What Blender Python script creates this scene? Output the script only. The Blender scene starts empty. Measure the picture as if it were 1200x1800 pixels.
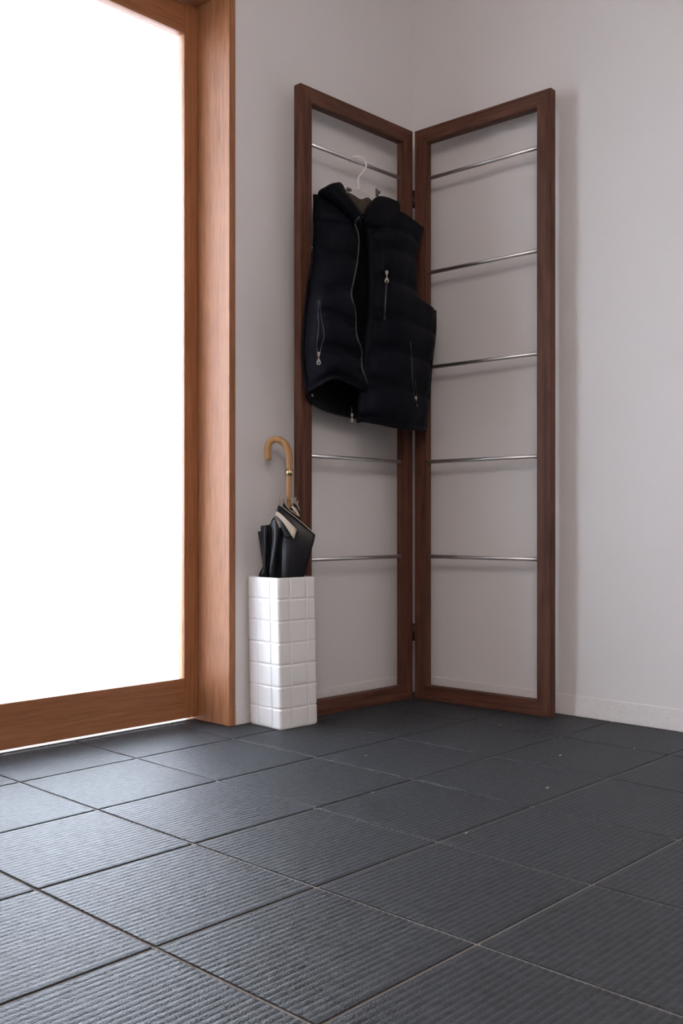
import bpy, bmesh, math, random
from mathutils import Vector, Matrix
from mathutils.bvhtree import BVHTree

random.seed(7)
PI = math.pi
scene = bpy.context.scene
COL = scene.collection

# ------------------------------------------------------------------ camera
F_PX, CX, CY = 1757.65, 600.0, 920.1
YAW = math.radians(43.4775)
CAM = Vector((-1.0948, -1.3943, 0.5611))
FW = Vector((math.cos(YAW), math.sin(YAW), 0))
RT = Vector((math.sin(YAW), -math.cos(YAW), 0))
UP = Vector((0, 0, 1))
cam_data = bpy.data.cameras.new('camera')
cam = bpy.data.objects.new('camera', cam_data)
COL.objects.link(cam)
cam.location = CAM
cam.rotation_euler = (math.pi / 2, 0, YAW - math.pi / 2)
cam_data.sensor_width = 36
cam_data.lens = 36 * F_PX / 1800
cam_data.shift_y = (CY - 900) / 1800
cam_data.clip_start = 0.02
scene.camera = cam

# ------------------------------------------------------------------ world, exposure
SKY = 24.0
LAMP = 66.0
world = bpy.data.worlds.new('overcast_sky')
scene.world = world
world.use_nodes = True
wbg = world.node_tree.nodes['Background']
wbg.inputs[0].default_value = (0.815, 0.882, 1.0, 1)
wbg.inputs[1].default_value = SKY
# the warm lamp of the room behind the camera: shadows of the rods, the posts and the crook handle point back to it
lamp_data = bpy.data.lights.new('ceiling_lamp_offscreen', 'POINT')
lamp_data.energy = LAMP
lamp_data.color = (1.0, 0.895, 0.835)
lamp_data.shadow_soft_size = 0.33
lamp = bpy.data.objects.new('ceiling_lamp_offscreen', lamp_data)
COL.objects.link(lamp)
lamp.location = (-1.75, -2.0, 2.12)
scene.view_settings.view_transform = 'Standard'
scene.view_settings.look = 'None'
scene.view_settings.exposure = 0.0
scene.view_settings.gamma = 1.0
scene.view_settings.use_curve_mapping = False
scene.cycles.sample_clamp_indirect = 0.0


def ray(px, py):
    return FW + RT * ((px - CX) / F_PX) + UP * ((CY - py) / F_PX)


def on_y(px, py, Y):
    d = ray(px, py)
    return CAM + d * ((Y - CAM.y) / d.y)


def at_depth(px, py, c):
    return CAM + ray(px, py) * c


# ------------------------------------------------------------------ materials
def new_mat(name):
    m = bpy.data.materials.new(name)
    m.use_nodes = True
    nt = m.node_tree
    return m, nt, nt.nodes, nt.links, nt.nodes['Principled BSDF']


def ramp(N, stops):
    r = N.new('ShaderNodeValToRGB')
    el = r.color_ramp.elements
    while len(el) < len(stops):
        el.new(0.5)
    for e, (p, c) in zip(el, stops):
        e.position = p
        e.color = (*c, 1)
    return r


def bump(N, L, bsdf, src, strength, dist):
    b = N.new('ShaderNodeBump')
    b.inputs['Strength'].default_value = strength
    b.inputs['Distance'].default_value = dist
    L.new(src, b.inputs['Height'])
    L.new(b.outputs[0], bsdf.inputs['Normal'])
    return b


def plain(name, col, rough=0.5, metal=0.0, spec=0.5, noise=0.0, nscale=200, coat=0.0, var=0.05):
    m, nt, N, L, b = new_mat(name)
    b.inputs['Base Color'].default_value = (*col, 1)
    b.inputs['Roughness'].default_value = rough
    b.inputs['Metallic'].default_value = metal
    b.inputs['Specular IOR Level'].default_value = spec
    b.inputs['Coat Weight'].default_value = coat
    t = N.new('ShaderNodeTexCoord')
    n = N.new('ShaderNodeTexNoise')
    n.inputs['Scale'].default_value = nscale
    n.inputs['Detail'].default_value = 4
    L.new(t.outputs['Object'], n.inputs['Vector'])
    if noise > 0:
        bump(N, L, b, n.outputs[0], noise, 0.001)
    lo = tuple(c * (1 - var) for c in col)
    hi = tuple(min(1, c * (1 + var)) for c in col)
    r = ramp(N, [(0.35, lo), (0.65, hi)])
    L.new(n.outputs[0], r.inputs[0])
    L.new(r.outputs[0], b.inputs['Base Color'])
    return m


def wood(name, c_dark, c_mid, c_light, rough, fine=1.0, pores=0.35, spec=0.4):
    """grain runs along the piece's local Z"""
    m, nt, N, L, b = new_mat(name)
    t = N.new('ShaderNodeTexCoord')
    oi = N.new('ShaderNodeObjectInfo')
    off = N.new('ShaderNodeVectorMath'); off.operation = 'SCALE'
    comb = N.new('ShaderNodeCombineXYZ')
    for k in range(3):
        L.new(oi.outputs['Random'], comb.inputs[k])
    L.new(comb.outputs[0], off.inputs[0]); off.inputs['Scale'].default_value = 9.0
    add = N.new('ShaderNodeVectorMath'); add.operation = 'ADD'
    L.new(t.outputs['Object'], add.inputs[0]); L.new(off.outputs[0], add.inputs[1])
    mp = N.new('ShaderNodeMapping'); mp.inputs['Scale'].default_value = (14 * fine, 14 * fine, 0.9)
    L.new(add.outputs[0], mp.inputs[0])
    n1 = N.new('ShaderNodeTexNoise'); n1.inputs['Scale'].default_value = 2.2
    n1.inputs['Detail'].default_value = 5; n1.inputs['Distortion'].default_value = 1.6
    L.new(mp.outputs[0], n1.inputs['Vector'])
    mp2 = N.new('ShaderNodeMapping'); mp2.inputs['Scale'].default_value = (420 * fine, 420 * fine, 14)
    L.new(add.outputs[0], mp2.inputs[0])
    n2 = N.new('ShaderNodeTexNoise'); n2.inputs['Scale'].default_value = 1.0; n2.inputs['Detail'].default_value = 3
    L.new(mp2.outputs[0], n2.inputs['Vector'])
    r1 = ramp(N, [(0.28, c_dark), (0.5, c_mid), (0.74, c_light)])
    L.new(n1.outputs[0], r1.inputs[0])
    r2 = ramp(N, [(0.36, (1 - pores,) * 3), (0.52, (1, 1, 1))])
    L.new(n2.outputs[0], r2.inputs[0])
    mx = N.new('ShaderNodeMix'); mx.data_type = 'RGBA'; mx.blend_type = 'MULTIPLY'
    mx.inputs[0].default_value = 1.0
    L.new(r1.outputs[0], mx.inputs[6]); L.new(r2.outputs[0], mx.inputs[7])
    L.new(mx.outputs[2], b.inputs['Base Color'])
    b.inputs['Roughness'].default_value = rough
    b.inputs['Specular IOR Level'].default_value = spec
    bump(N, L, b, n2.outputs[0], 0.15, 0.0006)
    return m


M = {}
M['wall'] = plain('wall_paint', (0.74, 0.715, 0.71), 0.85, noise=0.10, nscale=350, spec=0.2, var=0.012)
M['base'] = plain('baseboard_paint', (0.76, 0.73, 0.72), 0.6, spec=0.3)
M['ceil'] = plain('ceiling_paint', (0.86, 0.84, 0.82), 0.9)
M['walnut'] = wood('walnut', (0.066, 0.026, 0.0165), (0.116, 0.049, 0.032), (0.170, 0.076, 0.052), 0.55, spec=0.2)
M['cedar'] = wood('door_wood', (0.30, 0.120, 0.051), (0.37, 0.156, 0.069), (0.43, 0.193, 0.089), 0.42, fine=1.3, pores=0.22)
M['jamb'] = wood('jamb_wood', (0.30, 0.120, 0.051), (0.37, 0.156, 0.069), (0.43, 0.193, 0.089), 0.5, fine=1.5, pores=0.4)
M['steel'] = plain('satin_steel', (0.74, 0.74, 0.74), 0.42, 1.0)
M['hinge'] = plain('dark_hinge', (0.05, 0.04, 0.035), 0.4, 0.8)
M['ceramic'] = plain('white_ceramic', (0.84, 0.83, 0.82), 0.22, spec=0.5, coat=0.3, var=0.006, nscale=20)
M['wire'] = plain('white_coated_wire', (0.92, 0.89, 0.86), 0.35)
M['alu'] = plain('door_track_metal', (0.55, 0.55, 0.56), 0.35, 0.9)
M['cane'] = wood('cane_handle', (0.30, 0.15, 0.055), (0.40, 0.215, 0.085), (0.47, 0.27, 0.11), 0.28, fine=1.0, pores=0.12)
M['brass'] = plain('brass_band', (0.80, 0.62, 0.30), 0.18, 1.0)
M['shaft'] = plain('shaft_wood', (0.36, 0.19, 0.08), 0.4)
M['canopy'] = plain('black_canopy_cloth', (0.006, 0.0065, 0.009), 0.36, spec=0.26, noise=0.1, nscale=300)
M['cream'] = plain('cream_trim_cloth', (0.50, 0.43, 0.34), 0.7)
M['ribtip'] = plain('rib_tip', (0.33, 0.24, 0.19), 0.45)
M['nylon'] = plain('navy_nylon', (0.0034, 0.0041, 0.0082), 0.65, spec=0.09, noise=0.2, nscale=160)
M['lining'] = plain('black_lining', (0.004, 0.004, 0.005), 0.6, spec=0.3)
M['fleece'] = plain('brown_fleece', (0.060, 0.045, 0.030), 0.95, noise=1.0, nscale=420)
M['tape'] = plain('zipper_tape', (0.040, 0.040, 0.044), 0.5)
M['pull'] = plain('zipper_pull_metal', (0.17, 0.155, 0.145), 0.5, 1.0)
M['gun'] = plain('cord_lock_metal', (0.16, 0.15, 0.14), 0.35, 0.8)
M['scrap'] = plain('dry_leaf', (0.42, 0.35, 0.28), 0.8)
M['grout'] = plain('grout', (0.19, 0.175, 0.165), 0.9, noise=0.4, nscale=500)
M['conc'] = plain('outside_concrete', (0.25, 0.255, 0.26), 0.9, noise=0.3, nscale=30, spec=0.2)
M['fencew'] = plain('outside_timber', (0.20, 0.15, 0.12), 0.7)
M['rend'] = plain('outside_render', (0.45, 0.44, 0.43), 0.9, spec=0.2)
M['soffit'] = plain('outside_soffit', (0.7, 0.7, 0.7), 0.9)


def tile_mat():
    m, nt, N, L, b = new_mat('ribbed_grey_tile')
    t = N.new('ShaderNodeTexCoord')
    oi = N.new('ShaderNodeObjectInfo')
    sc = N.new('ShaderNodeVectorMath'); sc.operation = 'SCALE'; sc.inputs['Scale'].default_value = 1.0
    L.new(oi.outputs['Location'], sc.inputs[0])
    add = N.new('ShaderNodeVectorMath'); add.operation = 'ADD'
    L.new(t.outputs['Object'], add.inputs[0]); L.new(sc.outputs[0], add.inputs[1])
    n1 = N.new('ShaderNodeTexNoise'); n1.inputs['Scale'].default_value = 430; n1.inputs['Detail'].default_value = 3
    L.new(add.outputs[0], n1.inputs['Vector'])
    n2 = N.new('ShaderNodeTexNoise'); n2.inputs['Scale'].default_value = 60; n2.inputs['Detail'].default_value = 5
    L.new(add.outputs[0], n2.inputs['Vector'])
    r = ramp(N, [(0.3, (0.033, 0.037, 0.043)), (0.7, (0.055, 0.060, 0.069))])
    L.new(n2.outputs[0], r.inputs[0])
    fl_ = ramp(N, [(0.40, (0.62,) * 3), (0.62, (1.1,) * 3), (0.72, (2.2,) * 3)])
    L.new(n1.outputs[0], fl_.inputs[0])
    mxc = N.new('ShaderNodeMix'); mxc.data_type = 'RGBA'; mxc.blend_type = 'MULTIPLY'; mxc.inputs[0].default_value = 1.0
    L.new(r.outputs[0], mxc.inputs[6]); L.new(fl_.outputs[0], mxc.inputs[7])
    L.new(mxc.outputs[2], b.inputs['Base Color'])
    rr = ramp(N, [(0.35, (0.44,) * 3), (0.7, (0.66,) * 3)])
    L.new(n1.outputs[0], rr.inputs[0]); L.new(rr.outputs[0], b.inputs['Roughness'])
    b.inputs['Specular IOR Level'].default_value = 0.25
    ad = N.new('ShaderNodeMath'); ad.operation = 'MULTIPLY_ADD'; ad.inputs[1].default_value = 1.2
    L.new(n2.outputs[0], ad.inputs[0]); L.new(n1.outputs[0], ad.inputs[2])
    bump(N, L, b, ad.outputs[0], 0.8, 0.0014)
    return m


M['tile'] = tile_mat()


def glass_mat():
    m, nt, N, L, b = new_mat('fluted_frosted_glass')
    b.inputs['Base Color'].default_value = (0.97, 0.985, 1, 1)
    b.inputs['Transmission Weight'].default_value = 1.0
    b.inputs['Roughness'].default_value = 0.06
    b.inputs['IOR'].default_value = 1.48
    tr = N.new('ShaderNodeBsdfTranslucent'); tr.inputs[0].default_value = (0.96, 0.98, 1, 1)
    mx = N.new('ShaderNodeMixShader'); mx.inputs[0].default_value = 0.02
    out = N['Material Output']
    L.new(b.outputs[0], mx.inputs[1]); L.new(tr.outputs[0], mx.inputs[2]); L.new(mx.outputs[0], out.inputs[0])
    return m


M['glass'] = glass_mat()


# ------------------------------------------------------------------ object helpers
WO = {}


def tag(o, label=None, cat=None, group=None, kind=None):
    if label: o['label'] = label
    if cat: o['category'] = cat
    if group: o['group'] = group
    if kind: o['kind'] = kind
    return o


def empty(name, loc):
    o = bpy.data.objects.new(name, None)
    o.empty_display_size = 0.05
    COL.objects.link(o)
    o.location = loc
    WO[o] = Vector(loc)
    return o


def link(o, parent=None, origin=Vector((0, 0, 0))):
    """origin is the world position of the object's own origin"""
    COL.objects.link(o)
    if parent is not None:
        o.parent = parent
        o.location = Vector(origin) - WO[parent]
    else:
        o.location = origin
    WO[o] = Vector(origin)
    return o


def mesh_obj(name, verts, faces, mat, parent=None, smooth=False, origin=None):
    """verts in world coordinates"""
    vs = [Vector(v) for v in verts]
    if origin is None:
        mn = Vector([min(v[k] for v in vs) for k in range(3)])
        mx = Vector([max(v[k] for v in vs) for k in range(3)])
        origin = Vector(((mn.x + mx.x) / 2, (mn.y + mx.y) / 2, mn.z))
    me = bpy.data.meshes.new(name)
    me.from_pydata([tuple(v - origin) for v in vs], [], faces)
    me.update()
    bm = bmesh.new(); bm.from_mesh(me)
    bmesh.ops.recalc_face_normals(bm, faces=bm.faces)
    bm.to_mesh(me); bm.free()
    me.materials.append(mat)
    if smooth:
        for p in me.polygons: p.use_smooth = True
    return link(bpy.data.objects.new(name, me), parent, origin)


def box_data(x0, x1, y0, y1, z0, z1):
    v = [(x, y, z) for z in (z0, z1) for y in (y0, y1) for x in (x0, x1)]
    f = [(0, 2, 3, 1), (4, 5, 7, 6), (0, 1, 5, 4), (2, 6, 7, 3), (0, 4, 6, 2), (1, 3, 7, 5)]
    return v, f


def box(name, x0, x1, y0, y1, z0, z1, mat, parent=None, bevel=0.0):
    v, f = box_data(x0, x1, y0, y1, z0, z1)
    o = mesh_obj(name, v, f, mat, parent)
    if bevel:
        bm = bmesh.new(); bm.from_mesh(o.data)
        bmesh.ops.bevel(bm, geom=bm.edges[:], offset=bevel, segments=2, affect='EDGES')
        bm.to_mesh(o.data); bm.free()
    return o


def boxes(name, lst, mat, parent=None):
    V, Fs = [], []
    for b in lst:
        v, f = box_data(*b)
        k = len(V)
        V += v; Fs += [tuple(i + k for i in q) for q in f]
    return mesh_obj(name, V, Fs, mat, parent)


def catmull(pts, n):
    """n samples through pts (list of equal-length tuples), uniform Catmull-Rom"""
    P = [Vector(p) for p in pts]
    m = len(P) - 1
    out = []
    for i in range(n):
        t = i / (n - 1) * m
        k = min(int(t), m - 1); t -= k
        p1, p2 = P[k], P[k + 1]
        p0 = P[k - 1] if k > 0 else p1 * 2 - p2
        p3 = P[k + 2] if k + 2 <= m else p2 * 2 - p1
        out.append(0.5 * ((2 * p1) + (p2 - p0) * t + (2 * p0 - 5 * p1 + 4 * p2 - p3) * t * t + (3 * p1 - p0 - 3 * p2 + p3) * t ** 3))
    return out


def tube_data(path, rad, seg=8, cap=True):
    P = [Vector(p) for p in path]
    R = rad if isinstance(rad, (list, tuple)) else [rad] * len(P)
    V, Fs = [], []
    prev = None
    for i, p in enumerate(P):
        d = (P[min(i + 1, len(P) - 1)] - P[max(i - 1, 0)]).normalized()
        if prev is None:
            a = d.cross(Vector((0, 0, 1)))
            if a.length < 0.1: a = d.cross(Vector((1, 0, 0)))
        else:
            a = prev - d * prev.dot(d)
        a.normalize(); prev = a
        b = d.cross(a)
        for k in range(seg):
            an = 2 * math.pi * k / seg
            V.append(p + (a * math.cos(an) + b * math.sin(an)) * R[i])
    for i in range(len(P) - 1):
        for k in range(seg):
            k2 = (k + 1) % seg
            Fs.append((i * seg + k, i * seg + k2, (i + 1) * seg + k2, (i + 1) * seg + k))
    if cap:
        Fs.append(tuple(range(seg))); Fs.append(tuple(range(len(V) - seg, len(V))))
    return V, Fs


def tube(name, path, rad, mat, parent=None, seg=8, smooth=True):
    V, Fs = tube_data(path, rad, seg)
    o = mesh_obj(name, V, Fs, mat, parent, smooth)
    return o


def grid_faces(nu, nv):
    return [(j * nu + i, j * nu + i + 1, (j + 1) * nu + i + 1, (j + 1) * nu + i) for j in range(nv - 1) for i in range(nu - 1)]


def up_grid(ctrl, nu, nv):
    """ctrl rows of 3D points -> nv rows of nu smooth points"""
    rows = [catmull(r, nu) for r in ctrl]
    cols = [catmull([rows[j][i] for j in range(len(rows))], nv) for i in range(nu)]
    return [[cols[i][j] for i in range(nu)] for j in range(nv)]


def sheet(name, grid, thick, mat, parent=None, off=1.0):
    nv, nu = len(grid), len(grid[0])
    V = [p for r in grid for p in r]
    o = mesh_obj(name, V, grid_faces(nu, nv), mat, parent, True)
    s = o.modifiers.new('thickness', 'SOLIDIFY'); s.thickness = thick; s.offset = off
    return o


# ------------------------------------------------------------------ room shell
WX, WY = 1.490, 0.7345                 # inner faces of the right and left wall
XN, YN, H = -2.45, -2.75, 2.48          # the room behind the camera
TP = 0.303                             # tile pitch
JX = 0.697                             # door jamb face
DX0 = -0.215                           # other side of the opening
DY = 0.870                             # room side of the door leaf

floor = boxes('floor', [(XN - 0.1, WX + 0.1, YN - 0.1, 0.93, -0.08, -0.0026)], M['grout'])
tag(floor, kind='structure')
wl = boxes('wall_left', [(JX + 0.0225, WX + 0.12, WY, 0.93, -0.002, H), (XN - 0.12, DX0 - 0.0225, WY, 0.93, -0.002, H),
                         (DX0 - 0.0225, JX + 0.0225, WY, 0.93, 2.0575, H)], M['wall'])
tag(wl, kind='structure')
tag(boxes('wall_right', [(WX, WX + 0.12, YN - 0.12, WY, -0.002, H)], M['wall']), kind='structure')
tag(boxes('wall_near', [(XN - 0.12, WX, YN - 0.12, YN, -0.002, H)], M['wall']), kind='structure')
tag(boxes('wall_far_side', [(XN - 0.12, XN, YN, WY, -0.002, H)], M['wall']), kind='structure')
tag(boxes('ceiling', [(XN - 0.12, WX + 0.12, YN - 0.12, 0.93, H, H + 0.1)], M['ceil']), kind='structure')

BH = 0.060
bl = box('baseboard_left', JX + 0.0227, WX - 0.0035, WY - 0.0035, WY + 0.002, 0.0, BH, M['base'], bevel=0.0012)
tag(bl, kind='structure')
br = box('baseboard_right', WX - 0.0035, WX + 0.002, YN, WY - 0.0035, 0.0, BH, M['base'], bevel=0.0012)
tag(br, kind='structure')

# ribbed floor tiles, one shared mesh
def tile_mesh():
    w = TP - 0.0058
    h = w / 2
    n_rib, per = 24, 6
    prof = [(-h, -0.006), (-h, -0.0012), (-h + 0.0012, -0.0002)]
    y0, y1 = -h + 0.0035, h - 0.0035
    for i in range(n_rib * per + 1):
        t = i / per
        z = -0.0009 * (1 - abs(math.sin(math.pi * t)) ** 0.75)
        prof.append((y0 + (y1 - y0) * i / (n_rib * per), z))
    prof += [(h - 0.0012, -0.0002), (h, -0.0012), (h, -0.006)]
    xs = [(-h, -0.001, 0), (-h + 0.0012, 0.0, 0), (-h + 0.0022, 0.0, 0), (h - 0.0022, 0.0, 0), (h - 0.0012, 0.0, 0), (h, -0.001, 0)]
    V, Fs = [], []
    for x, dz, _ in xs:
        V += [(x, y, z + (dz if z > -0.005 else 0)) for y, z in prof]
    n = len(prof)
    for a in range(5):
        for i in range(n - 1):
            Fs.append((a * n + i, (a + 1) * n + i, (a + 1) * n + i + 1, a * n + i + 1))
    for a in (0, 5):
        k = len(V)
        V += [(xs[a][0], y, -0.006) for y, z in prof[1:-1]]
        for i in range(1, n - 2):
            q = (a * n + i, a * n + i + 1, k + i, k + i - 1)
            Fs.append(q if a == 0 else q[::-1])
    me = bpy.data.meshes.new('floor_tile')
    me.from_pydata(V, [], Fs); me.update()
    bm = bmesh.new(); bm.from_mesh(me)
    bmesh.ops.recalc_face_normals(bm, faces=bm.faces)
    bm.to_mesh(me); bm.free()
    if sum(p.normal.z for p in me.polygons) < 0:
        me.flip_normals()
    for p in me.polygons: p.use_smooth = abs(p.normal.z) > 0.3
    me.materials.append(M['tile'])
    return me


TM = tile_mesh()
rt = random.Random(3)
for i in range(-8, 5):
    for j in range(-9, 3):
        cx_, cy_ = (i + 0.5) * TP, (j + 0.5) * TP
        if j == 2 and (cx_ < DX0 - 0.2):
            continue
        o = bpy.data.objects.new('floor_tile', TM)
        link(o, floor, Vector((cx_, cy_, rt.uniform(-0.0003, 0.0))))
        o.rotation_euler = (rt.uniform(-0.0006, 0.0006), rt.uniform(-0.0006, 0.0006), rt.uniform(-0.0012, 0.0012))


# ------------------------------------------------------------------ door frame and sliding door
def plank(name, L_, w, t, mat, parent, origin, rot, miter0=0.0, miter1=0.0, bevel=0.0012):
    """board along local Z (0..L_), width w along local X (0..w), thickness t along local Y (0..t);
    miter: at X=0 full length, at X=w shortened by w at an end when miter is 1"""
    a0, a1 = miter0 * w, L_ - miter1 * w
    V = [(0, 0, 0), (w, 0, a0), (w, t, a0), (0, t, 0), (0, 0, L_), (w, 0, a1), (w, t, a1), (0, t, L_)]
    Fs = [(0, 3, 2, 1), (4, 5, 6, 7), (0, 1, 5, 4), (1, 2, 6, 5), (2, 3, 7, 6), (3, 0, 4, 7)]
    me = bpy.data.meshes.new(name)
    me.from_pydata(V, [], Fs); me.update()
    bm = bmesh.new(); bm.from_mesh(me)
    bmesh.ops.recalc_face_normals(bm, faces=bm.faces)
    if bevel:
        ed = [e for e in bm.edges if abs(e.verts[0].co.z - e.verts[1].co.z) > w * 1.5] if (miter0 or miter1) else bm.edges[:]
        bmesh.ops.bevel(bm, geom=ed, offset=bevel, segments=2, affect='EDGES')
    bm.to_mesh(me); bm.free()
    me.materials.append(mat)
    o = bpy.data.objects.new(name, me)
    link(o, parent, origin)
    o.rotation_euler = rot
    return o


JT = 0.0225
trim1 = plank('trim_1', 2.0575, JT, 0.93 - (WY - 0.003), M['jamb'], None, Vector((JX, WY - 0.003, 0)), (0, 0, 0), bevel=0.0008)
tag(trim1, 'vertical light brown wooden door jamb beside the white wall', kind='structure')
trim2 = plank('trim_2', 2.0575, JT, 0.93 - (WY - 0.003), M['jamb'], None, Vector((DX0 - JT, WY - 0.003, 0)), (0, 0, 0), bevel=0.0008)
tag(trim2, 'vertical brown wooden jamb on the opening side of the door', kind='structure')
# head board: long axis along X
trim3 = plank('trim_3', JX - DX0, JT, 0.93 - (WY - 0.003), M['jamb'], None, Vector((DX0, WY - 0.003, 2.0575)), (0, PI / 2, 0), bevel=0.0008)
tag(trim3, 'brown wooden head board above the sliding door', kind='structure')
box('door_track', DX0, JX - 0.004, DY - 0.016, DY - 0.002, 2.0290, 2.0352, M['alu'], trim3)
box('door_track', DX0, JX - 0.004, DY + 0.010, DY + 0.022, 2.0290, 2.0352, M['alu'], trim3)
sill = box('trim_4', DX0, JX, DY + 0.012, DY + 0.020, -0.003, 0.003, M['alu'], bevel=0.001)
tag(sill, 'thin metal floor rail under the sliding door', kind='structure')

door = empty('door_1', Vector(((DX0 + JX) / 2, DY + 0.016, 0.009)))
tag(door, 'sliding door with brown wooden frame and tall fluted glass pane', kind='structure')
DT, DB, DTOP = 0.033, 0.0105, 2.032
xR = JX - 0.001
ST = 0.047
plank('stile', DTOP - DB, ST, DT, M['cedar'], door, Vector((xR - ST, DY, DB)), (0, 0, 0), bevel=0.0008)
plank('stile', DTOP - DB, 0.06, DT, M['cedar'], door, Vector((DX0 + 0.001, DY, DB)), (0, 0, 0), bevel=0.0008)
gx0, gx1 = DX0 + 0.061, xR - ST
gz0, gz1 = 0.1235, 1.945
plank('rail', gx1 - gx0 + 0.0, gz0 - DB, DT - 0.001, M['cedar'], door, Vector((gx0, DY + 0.0006, gz0)), (0, PI / 2, 0), bevel=0.0008)
plank('rail', gx1 - gx0 + 0.0, DTOP - gz1, DT - 0.001, M['cedar'], door, Vector((gx0, DY + 0.0006, DTOP)), (0, PI / 2, 0), bevel=0.0008)


def fluted_pane():
    x0, x1, z0, z1 = gx0 - 0.004, gx1 + 0.004, gz0 - 0.004, gz1 + 0.004
    yf, yb = DY + 0.0105, DY + 0.0155
    pitch, per = 0.0062, 6
    n = int((x1 - x0) / pitch * per)
    V, Fs = [], []
    for i in range(n + 1):
        x = x0 + (x1 - x0) * i / n
        dy = -0.00045 * abs(math.sin(math.pi * i / per))
        V += [(x, yf + dy, z0), (x, yf + dy, z1), (x, yb, z0), (x, yb, z1)]
    for i in range(n):
        a, b = 4 * i, 4 * i + 4
        Fs += [(a, b, b + 1, a + 1), (a + 2, a + 3, b + 3, b + 2), (a, a + 2, b + 2, b), (a + 1, b + 1, b + 3, a + 3)]
    Fs += [(0, 1, 3, 2), (4 * n, 4 * n + 2, 4 * n + 3, 4 * n + 1)]
    return mesh_obj('glass_pane', V, Fs, M['glass'], door)


tag(fluted_pane(), 'translucent vertically fluted glass')

# ------------------------------------------------------------------ outside the door
tag(boxes('ground_outside', [(-12, 12, 0.93, 16, -0.12, -0.012)], M['conc']), kind='structure')
tag(boxes('eave_outside', [(-3, 4, 0.93, 2.45, 2.32, 2.42)], M['soffit']), kind='structure')
gw = boxes('garden_wall', [(-4, 2.6, 2.70, 2.82, -0.012, 0.37)], M['rend'])
tag(gw, 'low pale garden wall seen blurred through the fluted door glass', 'wall')
box('cap_board', -4, 2.6, 2.66, 2.86, 0.37, 0.455, M['fencew'], gw)

# ------------------------------------------------------------------ folding clothes rack
RH, SW, TH = 1.82, 0.045, 0.029
rack = empty('clothes_rack', Vector((1.30, 0.50, 0.0)))
tag(rack, 'two-panel folding clothes rack in dark walnut with thin steel rods, standing in the corner', 'clothes rack')
ROD_Z = [0.456 + 0.3015 * k for k in range(5)]


def panel(p0, p1):
    """front face runs from p0 (left seen from the room) to p1; depth goes away from the room"""
    p0, p1 = Vector((*p0, 0)), Vector((*p1, 0))
    d = (p1 - p0); W = d.length; d.normalize()
    ang = math.atan2(d.y, d.x)
    # stiles: local X = width, local Y = depth (left of the direction d)
    plank('stile', RH, SW, TH, M['walnut'], rack, p0, (0, 0, ang), 1, 1)
    # the other stile, turned over so that its long edge is the outer one
    o = plank('stile', RH, SW, TH, M['walnut'], rack, p1 + Vector((0, 0, 0)), (0, 0, 0), 1, 1)
    R = Matrix((d, Vector((-d.y, d.x, 0)), UP)).transposed()       # columns
    mirror = R @ Matrix(((-1, 0, 0), (0, -1, 0), (0, 0, 1)))
    o.rotation_euler = mirror.to_euler()
    o.location = p1 + Vector((-d.y, d.x, 0)) * TH - WO[rack]
    # rails: local Z along d
    n = Vector((-d.y, d.x, 0))
    Rb = Matrix((UP, n, d)).transposed()                            # bottom: local X = up, Y = n, Z = d
    if Rb.determinant() < 0:
        Rb = Matrix((UP, -n, d)).transposed()
    ob = plank('rail', W, SW, TH, M['walnut'], rack, p0, (0, 0, 0), 1, 1)
    ob.rotation_euler = Rb.to_euler()
    if (Rb @ Vector((0, 1, 0))).dot(n) < 0:
        ob.location = ob.location + n * TH
    Rt = Matrix((-UP, n, d)).transposed()
    if Rt.determinant() < 0:
        Rt = Matrix((-UP, -n, d)).transposed()
    ot = plank('rail', W, SW, TH, M['walnut'], rack, p0 + UP * RH, (0, 0, 0), 1, 1)
    ot.rotation_euler = Rt.to_euler()
    if (Rt @ Vector((0, 1, 0))).dot(n) < 0:
        ot.location = ot.location + n * TH
    for z in ROD_Z:
        a = p0 + d * (SW - 0.004) + n * TH * 0.5 + UP * z
        b = p0 + d * (W - SW + 0.004) + n * TH * 0.5 + UP * z
        tube('rod', [a, b], 0.0060, M['steel'], rack, 16)
    return p0, d, n


PL0, PL1 = (0.8975, 0.6550), (1.3930, 0.6490)
PR0, PR1 = (1.3970, 0.6455), (1.4150, 0.1545)
lp = panel(PL0, PL1)
rp = panel(PR0, PR1)
for z in (1.575, 0.905, 0.185):
    tube('hinge', [(1.3960, 0.6480, z), (1.3960, 0.6480, z + 0.055)], 0.0045, M['hinge'], rack, 12)

# ------------------------------------------------------------------ umbrella stand
SC = Vector((0.8280, 0.6520, 0.0))
SH, HS = 0.413, 0.0690
SHEAR = Vector((-0.69, 0.72, 0)) * 0.0070
YAWS = math.radians(-2.5)
stand = empty('umbrella_stand', SC)
tag(stand, 'tall square white ceramic umbrella stand with an embossed tile grid', 'umbrella stand')
RC = 0.009


def stand_pt(s, z, off):
    """point on the rounded-square outline; s in [0,4), one unit per side, corners at integers"""
    side = int(math.floor(s)) % 4
    t = s - math.floor(s)
    hs, rc = HS + off, RC
    x = -hs + 2 * hs * t
    y = -hs
    a = 0.0
    lim = hs - rc
    if abs(x) > lim:                       # round the corner, half of it on each side
        k = (abs(x) - lim) / rc
        ang = k * PI / 4
        sx = 1 if x > 0 else -1
        x, y = sx * (lim + rc * math.sin(ang)), -lim - rc * math.cos(ang)
    v = Vector((x, y, 0))
    v.rotate(Matrix.Rotation(side * PI / 2 + YAWS, 3, 'Z'))
    return SC + v + SHEAR * (z / SH) + UP * z


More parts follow.
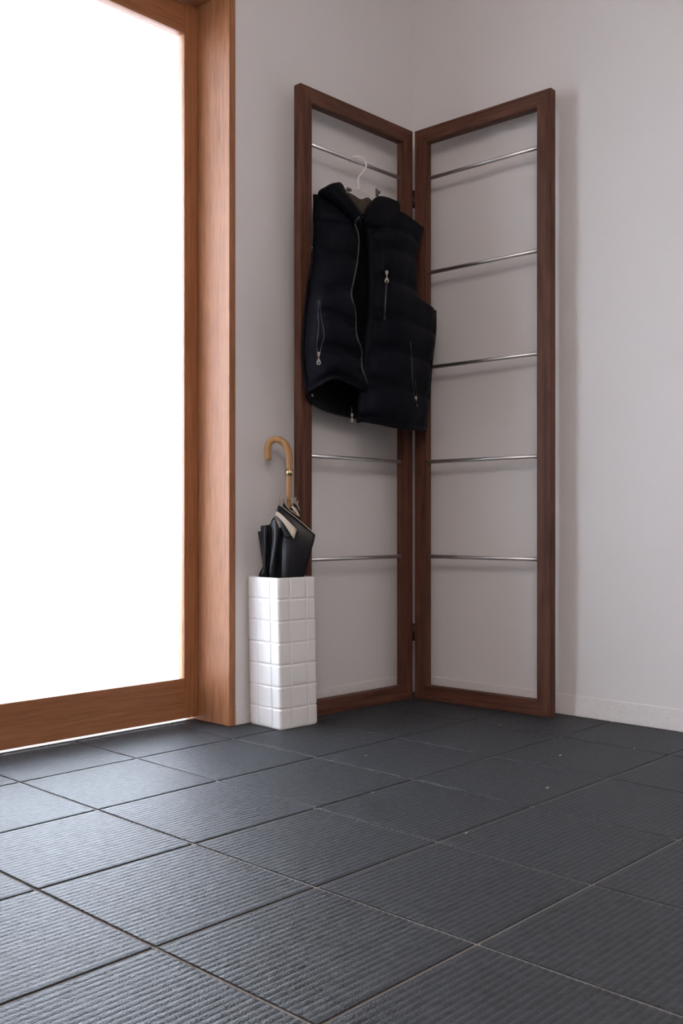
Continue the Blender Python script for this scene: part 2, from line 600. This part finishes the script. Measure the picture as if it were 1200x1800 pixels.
def stand_body():
    seg = 10
    S = [k / seg + 0.0 for k in range(4 * seg)]
    S = sorted(set(S + [k + e for k in range(4) for e in (0.02, 0.04, 0.06, 0.94, 0.96, 0.98)]))
    n = len(S)
    prof = [(0.0, -0.006), (0.0, -0.0025), (0.003, -0.0015), (SH - 0.003, -0.0015), (SH - 0.0008, -0.0022),
            (SH, -0.004), (SH - 0.001, -0.0065), (SH - 0.004, -0.0075), (0.016, -0.0085)]
    V, Fs = [], []
    for z, off in prof:
        V += [stand_pt(s, z, off) for s in S]
    for a in range(len(prof) - 1):
        for k in range(n):
            Fs.append((a * n + k, a * n + (k + 1) % n, (a + 1) * n + (k + 1) % n, (a + 1) * n + k))
    Fs.append(tuple(range(n))); Fs.append(tuple(range(len(V) - n, len(V))))
    return mesh_obj('body', V, Fs, M['ceramic'], stand, True)


stand_body()
rows_z = [0.0015, 0.0560, 0.1155, 0.1750, 0.2345, 0.2940, 0.3535, SH - 0.0008]
cuts = []
for k in range(4):
    cuts += [k + 0.295, k + 0.735]
cuts.append(4 + 0.295)
for r in range(7):
    z0, z1 = rows_z[r], rows_z[r + 1]
    for c in range(8):
        s0, s1 = cuts[c], cuts[c + 1]
        corner = c % 2 == 1
        nu, nv = (21 if corner else 9), 9
        g = 0.0085                               # half joint in s
        us = [0, 0.02, 0.05, 0.1] + [0.1 + 0.8 * i / (nu - 8) for i in range(1, nu - 8)] + [0.9, 0.95, 0.98, 1]
        vs = [0, 0.03, 0.07, 0.14, 0.5, 0.86, 0.93, 0.97, 1]
        V = []
        for v in vs:
            for u in us:
                w_s = (s1 - s0 - 2 * g)
                s = s0 + g + w_s * u
                z = z0 + 0.0008 + (z1 - z0 - 0.0016) * v
                eu = min(u, 1 - u) * w_s * 2 * HS
                ev = min(v, 1 - v) * (z1 - z0)
                e = min(eu, ev) / 0.0032
                off = -0.0017 + 0.0017 * (1 - (1 - min(1, e)) ** 2)
                V.append(stand_pt(s % 4, z, off))
        mesh_obj('tile', V, grid_faces(len(us), len(vs)), M['ceramic'], stand, True)

# ------------------------------------------------------------------ umbrella
UC = 2.805                                    # distance of the shaft along the view
def up_(px, py, off=0.0):
    return at_depth(px, py, UC - off)


sh_top = up_(507.5, 872)
sh_bot = Vector((0.834, 0.650, 0.020))
umb = empty('umbrella', sh_bot)
tag(umb, 'closed black umbrella with cream trim and curved wooden crook handle, standing in the white stand', 'umbrella')
axis = (sh_top - sh_bot)
tube('shaft', [sh_bot, sh_top + axis.normalized() * 0.01], 0.0062, M['shaft'], umb, 12)
hp = catmull([up_(507, 882), up_(507.5, 850), up_(508.5, 822), up_(508, 800), up_(502.5, 783), up_(492, 774), up_(481, 772.5),
              up_(472.5, 780), up_(470, 793), up_(471.5, 809)], 60)
rads = [0.0082 + 0.0017 * min(1, max(0, (i - 12) / 8)) for i in range(60)]
rads[0] = 0.0074; rads[-2] = 0.0096; rads[-1] = 0.0075
handle = tube('handle', hp, rads, M['cane'], umb, 16)
tag(handle, 'varnished light wooden crook handle')
bv, bf = [], []
b0, b1 = up_(508.4, 836.5), up_(508.8, 825)
for q, c in ((0, b0), (1, b1)):
    for k in range(13):
        an = math.radians(-60 + 14 * k - 40)
        bv.append(c + (RT * math.cos(an + PI / 2) * -1 + FW * -math.sin(an + PI / 2) * 1.0) * 0.0106)
bf = [(k, k + 1, 14 + k, 13 + k) for k in range(12)]
band = mesh_obj('collar_plate', bv, bf, M['brass'], umb, True)
bs = band.modifiers.new('thickness', 'SOLIDIFY'); bs.thickness = 0.001; bs.offset = 0
tag(band, 'shiny brass collar plate')
tube('collar_ring', [up_(507, 875.5), up_(507, 873)], 0.0072, M['shaft'], umb, 16)

# pleated core of the closed canopy
zt, zb = 0.605, 0.035
NS = 64
V, Fs = [], []
lev = 16
for a in range(lev):
    f = a / (lev - 1)
    z = zt + (zb - zt) * f
    c = sh_bot + axis * ((z - sh_bot.z) / axis.z)
    big = 0.012 + 0.021 * min(1, f * 2.2) * (1 - 0.75 * max(0, f - 0.35) / 0.65)
    for k in range(NS):
        th = 2 * PI * k / NS + 0.5 * f
        r_ = big * (0.74 + 0.26 * abs(math.sin(4 * th + 0.4 * math.sin(3 * f))))
        V.append(c + Vector((r_ * math.cos(th), r_ * math.sin(th), 0)))
for a in range(lev - 1):
    for k in range(NS):
        Fs.append((a * NS + k, a * NS + (k + 1) % NS, (a + 1) * NS + (k + 1) % NS, (a + 1) * NS + k))
Fs.append(tuple(range(NS))); Fs.append(tuple(range(len(V) - NS, len(V))))
canopy = mesh_obj('canopy', V, Fs, M['canopy'], umb, True)


def flap(ctrl, nu=18, nv=14, thick=0.0012, mat='canopy', name='canopy_fold', parent=None):
    g = up_grid([[up_(*p) for p in r] for r in ctrl], nu, nv)
    return sheet(name, g, thick, M[mat], parent or umb)


# each control point: pixel x, pixel y, distance in front of the shaft
big = flap([[(490, 886, .014), (503, 897, .022), (528, 917, .030), (554, 940, .034)],
            [(486, 902, .018), (502, 916, .028), (526, 932, .036), (552, 951, .036)],
            [(492, 935, .020), (508, 944, .032), (527, 955, .038), (547, 968, .036)],
            [(494, 975, .022), (507, 978, .034), (521, 985, .036), (540, 992, .032)],
            [(494, 1014, .022), (506, 1016, .030), (518, 1018, .030), (532, 1020, .024)],
            [(496, 1060, .016), (504, 1060, .022), (513, 1060, .020), (520, 1060, .014)]])
tube('piping', catmull([up_(489.5, 886, .0155), up_(503, 896.5, .0235), up_(528, 916.5, .0315), up_(554.5, 940, .0355)], 24), 0.0009, M['cream'], big, 6)
mid = flap([[(485, 897, .020), (492, 901, .026), (503, 912, .036), (521, 931, .046)],
            [(483.5, 906, .022), (490, 909, .028), (500, 921, .038), (516, 946, .046)],
            [(486, 915, .022), (490, 920, .028), (497, 931, .036), (507, 944, .040)],
            [(494, 935, .020), (496, 940, .024), (499, 944, .028), (503, 946, .030)]], name='canopy_fold')
flap([[(485, 898, .0215), (492, 902, .0275), (504, 913, .0380), (521.5, 930.5, .0480)],
      [(484, 902, .0225), (491, 906, .0285), (502, 918, .0390), (516.5, 946.5, .0480)],
      [(483.5, 905.5, .0230), (489.5, 909.5, .0290), (499, 920.5, .0390), (512.5, 942, .0475)]], 14, 8, 0.0008, 'cream', 'cream_lining', mid)
left = flap([[(458.5, 924.5, .006), (466, 923.5, .022), (473, 922, .016), (477, 915, .020), (483, 909, .026), (489, 922, .032), (497, 928, .024)],
             [(459.5, 945, .006), (466, 945, .024), (474, 942, .014), (479, 938, .022), (486, 938, .032), (492, 940, .026), (498, 945, .018)],
             [(462, 975, .006), (466, 975, .024), (471, 974, .012), (478, 972, .024), (484, 970, .030), (490, 972, .020), (497, 976, .014)],
             [(464, 1012, .004), (467, 1012, .020), (470, 1012, .012), (475, 1012, .024), (481, 1012, .024), (487, 1012, .016), (496, 1012, .012)],
             [(474, 1060, .004), (476, 1060, .014), (479, 1060, .010), (482, 1060, .018), (486, 1060, .018), (490, 1060, .012), (496, 1060, .010)]], 40, 20)
tube('piping', catmull([up_(458.5, 924, .0065), up_(466, 923, .0235), up_(473, 921.5, .0175), up_(477, 914.5, .0215)], 20), 0.0009, M['cream'], left, 6)
flap([[(483, 909, .0275), (487, 914, .0285), (492, 920, .030), (497, 925.5, .030)],
      [(483.5, 911, .0285), (486.5, 919, .0300), (491, 926.5, .0320), (496.5, 928.5, .031)]], 12, 5, 0.0008, 'cream', 'cream_lining', left)
back = flap([[(453.5, 934.5, .0), (456, 934, .006), (461, 933, .004)],
             [(457, 955, -.002), (459, 955, .004), (463, 955, .002)],
             [(461, 985, -.004), (463, 985, .002), (466, 985, .0)],
             [(463, 1008, -.004), (465, 1008, .0), (468, 1008, .0)]], 8, 8)
flap([[(462, 996, .004), (466, 992, .012), (472, 990, .014)],
      [(456, 1008, .004), (462, 1006, .014), (470, 1006, .014)],
      [(455, 1016, .002), (462, 1016, .012), (470, 1018, .012)]], 8, 8)
top = flap([[(500, 883, .010), (506, 893, .016), (514, 901, .020), (526, 907, .016)],
            [(497, 888, .012), (506, 899, .019), (516, 908, .024), (527, 913, .020)],
            [(495, 896, .012), (508, 908, .018), (518, 916, .022), (527, 920, .018)]], 14, 8)
tube('piping', catmull([up_(500, 882.5, .0115), up_(505, 891, .0175), up_(514, 900, .0220), up_(526, 908, .018)], 18), 0.0009, M['cream'], top, 6)
flap([[(512, 888, .010), (519, 893, .014), (524, 901, .016), (527, 908, .012)],
      [(511, 891, .011), (517, 898, .016), (522, 904, .018), (526.5, 909, .014)]], 10, 5, 0.0008, 'cream', 'cream_lining', top)
side = flap([[(516, 884, .004), (522, 888, .008), (526, 895, .008), (527, 901, .004)],
             [(516, 892, .006), (521, 897, .010), (525, 902, .010), (527, 907, .006)]], 10, 6)
tube('piping', catmull([up_(517, 883.5, .0055), up_(522.5, 888, .0095), up_(526, 895, .0095), up_(527, 901, .0055)], 14), 0.0008, M['cream'], side, 6)
for (x0, y0, x1, y1, o0) in ((490, 872.5, 491.5, 889, .016), (497, 872, 498.5, 886, .002), (503.5, 874, 503, 889, .012), (512.5, 875, 512, 890, .012),
                             (519.5, 874, 517.5, 888, .004), (523, 880, 521, 893, -.004)):
    tube('rib_tip', [up_(x0, y0, o0), up_(x1, y1, o0)], 0.0023, M['ribtip'], umb, 8)

# ------------------------------------------------------------------ hanger and vest
rod_y = lambda x: PL0[1] + (PL1[1] - PL0[1]) * (x - PL0[0]) / (PL1[0] - PL0[0]) + TH * 0.5
RY = rod_y(1.15)
hang = empty('coat_hanger', on_y(631, 333, RY - 0.004))
tag(hang, 'white wire coat hanger hooked over the top steel rod', 'hanger')
hook = catmull([on_y(630.2, 331, RY - 0.004), on_y(629.5, 320, RY - 0.005), on_y(630.8, 311, RY - 0.008), on_y(637.5, 302.5, RY - 0.014),
                on_y(643, 294, RY - 0.018), on_y(642.5, 286, RY - 0.017), on_y(638.5, 279, RY - 0.013), on_y(632, 275.5, RY - 0.007),
                on_y(625, 274.5, RY + 0.001), on_y(619, 276.5, RY + 0.007), on_y(616.5, 281, RY + 0.010), on_y(614.5, 286, RY + 0.011)], 60)
tube('hook', hook, 0.0019, M['wire'], hang, 10)
tube('twist', [on_y(627, 332.5, RY - 0.0045), on_y(634.5, 330, RY - 0.0045)], 0.0022, M['wire'], hang, 8)
tube('shoulder_wire', catmull([on_y(632, 331.5, RY - 0.004), on_y(616, 333.5, RY - 0.003), on_y(604, 336, RY - 0.002), on_y(584, 350, RY - 0.001), on_y(566, 362, RY)], 24), 0.0013, M['wire'], hang, 8)
tube('shoulder_wire', catmull([on_y(630, 331, RY - 0.004), on_y(640, 338, RY - 0.008), on_y(655, 346.5, RY - 0.018), on_y(690, 377, RY - 0.035), on_y(722, 403, RY - 0.055)], 24), 0.0013, M['wire'], hang, 8)
tube('cross_wire', [on_y(566, 362, RY), on_y(722, 403, RY - 0.055)], 0.0013, M['wire'], hang, 8)

vest = empty('puffer_vest', on_y(640, 700, 0.60))
tag(vest, 'dark navy quilted puffer vest with open front zip, hanging on the white hanger', 'vest')


def curve_rows(rows, nu, per, puff, tight=2.2):
    """rows: list of control rows, each [(px,py,Y)...]; puffs between successive rows"""
    g3 = [[on_y(*p) for p in r] for r in rows]
    dense = [catmull(r, nu) for r in g3]
    nv = (len(rows) - 1) * per + 1
    cols = [catmull([dense[j][i] for j in range(len(rows))], nv) for i in range(nu)]
    grid = []
    for j in range(nv):
        t = (j % per) / per
        h = abs(math.sin(PI * t)) ** 0.48
        band_i = j // per
        row = []
        for i in range(nu):
            u = i / (nu - 1)
            e = min(1, min(u, 1 - u) / 0.05)
            wr = 0.0012 * math.sin(13 * u + 5 * band_i) + 0.0007 * math.sin(31 * u + 2.3 * band_i + 3 * t)
            amp = puff[min(band_i, len(puff) - 1)]
            d = (h * amp + wr * (0.3 + h)) * (0.3 + 0.7 * e)
            row.append(cols[i][j] + Vector((-0.30, -0.95, 0.0)) * d)
        grid.append(row)
    return grid


NU = 30
LROWS = [
    [(550.4, 341, .664), (566, 343, .655), (586, 349, .640), (610, 360, .620)],
    [(550.2, 384, .660), (572, 384, .625), (598, 389, .600), (624, 399, .590)],
    [(549.6, 432, .652), (572, 436, .605), (600, 442, .578), (629, 459, .570)],
    [(543.5, 493, .640), (563, 494, .590), (588, 498, .562), (618, 513, .558)],
    [(536.5, 557, .634), (555, 551, .582), (585, 554, .550), (625, 577, .545)],
    [(533.5, 624, .630), (555, 611, .576), (590, 613, .544), (636, 632, .538)],
    [(539.5, 682, .628), (562, 668, .572), (592, 660, .540), (645, 683, .532)],
    [(542, 691, .628), (563, 678, .572), (592, 668, .540), (650, 693, .532)]]
fl = sheet('front_panel', curve_rows(LROWS, NU, 8, [.010, .022, .024, .026, .026, .026, .008]), 0.006, M['nylon'], vest, -1)
RROWS = [
    [(648, 366, .622), (676, 364, .612), (712, 376, .602), (744.5, 400, .596)],
    [(641, 402, .598), (672, 400, .576), (708, 408, .574), (737, 428, .590)],
    [(645, 430, .588), (672, 432, .560), (705, 441, .558), (730.5, 455, .585)],
    [(646, 490, .578), (672, 491, .546), (705, 498, .542), (733, 514, .575)],
    [(644, 553, .566), (675, 556, .536), (718, 564, .522), (762, 584, .548)],
    [(637, 611, .562), (672, 614, .530), (715, 621, .518), (756, 638, .550)],
    [(632, 669, .560), (665, 673, .528), (712, 684, .522), (751.5, 697, .552)],
    [(627, 732, .560), (660, 737, .528), (708, 743, .522), (748.5, 748, .552)],
    [(625.5, 739.5, .560), (660, 746, .530), (706, 755, .524), (746, 759, .552)]]
# the arm hole dips in between the shoulder and its lowest point
rg = curve_rows(RROWS, NU, 8, [.010, .022, .024, .026, .026, .026, .026, .008])
for j, row in enumerate(rg):
    v = j / 8
    if 3.0 <= v <= 4.0:
        t = v - 3.0
        lin = catmull([(733, 514, .575), (741, 532, .564), (763, 543.5, .548), (763.5, 562, .548), (762, 584, .548)], 9)[j - 24]
        goal = on_y(*lin)
        delta = goal - row[-1]
        for i in range(NU):
            w = (i / (NU - 1)) ** 5
            row[i] = row[i] + delta * w
fr = sheet('front_panel', rg, 0.006, M['nylon'], vest, -1)

BROWS = [
    [(551.8, 341, .668), (570, 344, .664), (600, 352, .662), (630, 362, .660), (665, 362, .650), (710, 376, .622), (744.5, 400, .600)],
    [(552, 384, .660), (572, 386, .660), (600, 392, .660), (640, 402, .660), (680, 404, .660), (712, 412, .640), (736, 428, .610)],
    [(552, 432, .648), (574, 436, .654), (600, 440, .654), (640, 450, .654), (680, 450, .654), (712, 448, .642), (730, 455, .618)],
    [(544, 493, .648), (574, 494, .654), (600, 498, .654), (640, 504, .654), (680, 506, .654), (712, 508, .642), (733, 514, .615)],
    [(537, 557, .645), (570, 556, .648), (600, 560, .654), (640, 568, .654), (690, 572, .642), (730, 576, .622), (762, 584, .562)],
    [(534, 624, .644), (570, 624, .648), (600, 626, .654), (640, 632, .654), (690, 636, .642), (726, 640, .622), (756, 638, .566)],
    [(539, 688, .642), (565, 694, .648), (600, 702, .654), (640, 708, .652), (690, 712, .642), (722, 712, .622), (751, 704, .568)],
    [(545, 705, .641), (562, 718.5, .646), (592, 729, .650), (640, 738, .648), (690, 748, .640), (720, 753, .622), (746, 757, .568)]]
sheet('back_panel', curve_rows(BROWS, 36, 6, [.0, .0, .0, .0, .0, .0, .0]), 0.006, M['lining'], vest, 1)
# side gussets close the body below the arm holes
def strip(a, b, mat, n=6, name='side_panel'):
    g = []
    for p, q in zip(a, b):
        m_ = (p + q) / 2 + (Vector((0.010, 0.0, 0)) if p.x > 1.15 else Vector((-0.006, 0.0, 0)))
        g.append(catmull([p, m_, q], n))
    return sheet(name, g, 0.004, M[mat], vest, 0)


strip(catmull([on_y(*LROWS[r][0]) for r in range(3, 8)], 24), catmull([on_y(*BROWS[r][0]) for r in (3, 4, 5, 6, 7)], 24), 'nylon')
strip(catmull([on_y(763, 545, .548)] + [on_y(*RROWS[r][-1]) for r in (4, 5, 6, 8)], 24), catmull([on_y(762, 545, .564)] + [on_y(*BROWS[r][-1]) for r in (4, 5, 6, 7)], 24), 'nylon')

# zip placket along the right front edge
PLK = [(641, 399, .594), (645, 428, .584), (646, 488, .572), (644.5, 550, .560), (638, 609, .556), (633, 667, .554), (628, 728, .554)]
sheet('placket', up_grid([[on_y(x, y, Y), on_y(x + 5, y + .6, Y - .012), on_y(x + 11, y + 1.2, Y - .018), on_y(x + 17, y + 2, Y - .020)] for x, y, Y in PLK], 12, 40), 0.003, M['nylon'], vest, -1)

# collar and hood
cl = sheet('collar', up_grid([[on_y(*p) for p in r] for r in [
    [(558, 342, .652), (580, 353, .622), (603, 372, .598), (624, 394, .586), (634, 402, .582)],
    [(560, 336, .648), (582, 338, .604), (606, 358, .582), (626, 380, .572), (636, 394, .574)],
    [(566, 331, .650), (586, 324, .606), (608, 345, .584), (626, 366, .572), (637, 384, .574)],
    [(576, 327, .660), (598, 320.5, .628), (611, 341, .606), (627, 362, .594), (638, 382, .586)]]], 26, 14), 0.010, M['nylon'], vest, -1)
cr = sheet('collar', up_grid([[on_y(*p) for p in r] for r in [
    [(640, 398, .584), (654, 400, .574), (672, 400, .576), (690, 388, .588), (703, 372, .606)],
    [(639, 388, .578), (652, 384, .562), (672, 378, .562), (690, 370, .580), (703, 362, .606)],
    [(640, 376, .582), (650, 366, .566), (668, 357, .568), (688, 354, .590), (700.5, 354, .612)],
    [(642, 366, .598), (650, 356, .590), (664, 345, .594), (682, 347, .610), (699, 354, .622)]]], 26, 14), 0.010, M['nylon'], vest, -1)
fle = sheet('fleece_lining', up_grid([[on_y(*p) for p in r] for r in [
    [(612, 338, .640), (622, 343, .652), (634, 350, .655), (646, 347, .645), (653, 352, .625)],
    [(613, 345, .625), (624, 352, .640), (634, 357, .640), (645, 353, .632), (652, 358, .615)],
    [(620, 356, .610), (628, 362, .620), (636, 364, .622), (645, 363, .612), (650, 366, .605)],
    [(630, 372, .604), (634, 374, .608), (638, 375, .610), (644, 374, .606), (648, 374, .602)]]], 22, 14), 0.012, M['fleece'], vest, -1)
tag(fle, 'brown fleece lining inside the collar')

# zips, placed on the surface the camera sees
dg = bpy.context.evaluated_depsgraph_get()
dg.update()
trees = []
for o in (fl, fr, cl, cr):
    bm = bmesh.new(); bm.from_object(o, dg)
    W_ = Matrix.Translation(WO[o])
    bm.transform(W_)
    trees.append((BVHTree.FromBMesh(bm), bm))


def surf(px, py, lift=0.0015, dflt=0.56, only=None):
    d = ray(px, py).normalized()
    best = None
    for k, (t, _) in enumerate(trees):
        if only is not None and k not in only: continue
        h = t.ray_cast(CAM, d)
        if h[0] is not None and (best is None or h[3] < best): best = h[3]
    if best is None:
        return on_y(px, py, dflt) - d * lift
    return CAM + d * (best - lift)


def zipper(pts, r, n=40, only=None, parent=None):
    path = catmull([surf(x, y, 0.0008, only=only) for x, y in catmull([(a, b) for a, b in pts], n)], n)
    return tube('zipper', path, r, M['tape'], parent or vest, 8)


def pull(px, py, parent, length=0.030, tilt=0.0):
    """slider, small link and tear-drop tab with a hole, hanging from (px,py)"""
    o = surf(px, py, 0.004)
    X, Z = RT.copy(), UP.copy()
    Nn = -FW
    V, Fs = [], []

    def slab(prof, t, hole=None, z0=0.0):
        k = len(V); n = len(prof)
        for s in (0, t):
            for x, z in prof:
                V.append(o + X * x + Z * (z + z0) + Nn * s)
        if hole:
            for s in (0, t):
                for x, z in hole:
                    V.append(o + X * x + Z * (z + z0) + Nn * s)
            for i in range(n):
                j = (i + 1) % n
                Fs.append((k + i, k + j, k + n + j, k + n + i))
                Fs.append((k + 2 * n + i, k + 3 * n + i, k + 3 * n + j, k + 2 * n + j))
                Fs.append((k + i, k + 2 * n + i, k + 2 * n + j, k + j))
                Fs.append((k + n + i, k + n + j, k + 3 * n + j, k + 3 * n + i))
        else:
            for i in range(n):
                j = (i + 1) % n
                Fs.append((k + i, k + j, k + n + j, k + n + i))
            Fs.append(tuple(range(k + n - 1, k - 1, -1))); Fs.append(tuple(range(k + n, k + 2 * n)))
    s = length / 0.030
    slab([(-.0035 * s, 0), (.0035 * s, 0), (.0028 * s, -.009 * s), (-.0028 * s, -.009 * s)], .003)
    slab([(-.0012 * s, -.006 * s), (.0012 * s, -.006 * s), (.0012 * s, -.015 * s), (-.0012 * s, -.015 * s)], .004)
    n = 24
    out, hol = [], []
    for i in range(n):
        a = 2 * PI * i / n
        rr_ = .0052 * s
        x, z = rr_ * math.sin(a), rr_ * math.cos(a)
        if z > 0: x *= (1 - 0.42 * z / rr_); z *= 2.0
        out.append((x, z - .0245 * s)); hol.append((.0021 * s * math.sin(a), .0024 * s * math.cos(a) - .0252 * s))
    slab(out, .0014, hol)
    return mesh_obj('zipper_pull', V, Fs, M['pull'], parent)


zl = zipper([(631, 381), (624, 393), (629.5, 412), (629.5, 440), (626, 468), (621, 494), (617, 518), (624, 546), (626, 588), (634.5, 614), (635.5, 645), (643, 668), (649.5, 691)], 0.0029, 60, only=(0, 2))
zr = zipper([(643, 560), (642, 580), (637, 606)], 0.0012, 14, only=(1,))
z1 = zipper([(560, 527), (559, 545), (560, 570), (558.5, 592), (556.5, 610), (559, 624)], 0.0014)
z2 = zipper([(562, 528), (563.5, 550), (569.5, 588), (566, 604), (562.5, 620)], 0.0012)
pull(560, 619, z1, 0.036)
z3 = zipper([(679, 496), (678, 515), (676.5, 540), (675.5, 562)], 0.0030)
pull(679.5, 476, z3, 0.037)
z4 = zipper([(721, 600), (723, 630), (725, 670), (728.5, 702)], 0.0016)
z5 = zipper([(729, 668), (731.5, 690), (731, 704)], 0.0010)
pull(730.5, 697, z4, 0.034)
zb_ = zipper([(618, 716), (617.5, 730)], 0.0010)
pull(618.5, 727, zb_, 0.026)


def blob(name, p, r, mat, parent, sq=(1, 1, 1), seg=14):
    V, Fs = [], []
    for a in range(1, 8):
        ph = PI * a / 8
        for k in range(seg):
            th = 2 * PI * k / seg
            V.append(p + Vector((r * sq[0] * math.sin(ph) * math.cos(th), r * sq[1] * math.sin(ph) * math.sin(th), r * sq[2] * math.cos(ph))))
    for a in range(6):
        for k in range(seg):
            Fs.append((a * seg + k, a * seg + (k + 1) % seg, (a + 1) * seg + (k + 1) % seg, (a + 1) * seg + k))
    Fs.append(tuple(range(seg))); Fs.append(tuple(range(6 * seg, 7 * seg)))
    return mesh_obj(name, V, Fs, mat, parent, True)


lock1 = tube('cord_lock', [on_y(608.5, 341, .606), on_y(611, 331.5, .610)], [0.0042, 0.0046], M['gun'], vest, 12)
blob('cord_end', on_y(615, 334, .612), 0.0052, M['gun'], lock1)
lock2 = tube('cord_lock', [on_y(662.5, 344, .590), on_y(661.5, 332.5, .594)], [0.0046, 0.0040], M['gun'], vest, 12)
blob('cord_end', on_y(665.5, 338, .590), 0.0056, M['gun'], lock2)
sn = blob('snap_button', surf(549, 695, 0.002, .600), 0.0042, M['pull'], vest, (1, .6, 1))
tag(sn, 'small shiny metal snap at the hem')

# ------------------------------------------------------------------ scraps on the floor
for (px, py, s, a) in ((643, 1329, 6.0, 0.3), (655, 1394, 3.2, 1.0), (819, 1465.5, 5.0, 2.0), (962, 1386, 7.0, 0.6), (984, 1329, 6.0, 2.4), (1114.5, 1317, 4.0, 1.2),
                       (877, 1275, 3.5, 0.2)):
    d = ray(px, py)
    p = CAM + d * (-CAM.z / d.z)
    r_ = s * 0.0011
    V = []
    for k in range(7):
        th = a + 2 * PI * k / 7
        rr_ = r_ * random.uniform(0.5, 1.0)
        V.append(p + Vector((rr_ * math.cos(th), 0.5 * rr_ * math.sin(th), random.uniform(0.0006, 0.003))))
    V.append(p + Vector((0, 0, 0.0002)))
    Fs = [(k, (k + 1) % 7, 7) for k in range(7)]
    o = mesh_obj('leaf_scrap', V, Fs, M['scrap'])
    sm = o.modifiers.new('thickness', 'SOLIDIFY'); sm.thickness = 0.0006
    tag(o, 'tiny pale dry leaf scrap lying on the ribbed grey tiles', 'debris', 'dry scraps scattered on the floor')
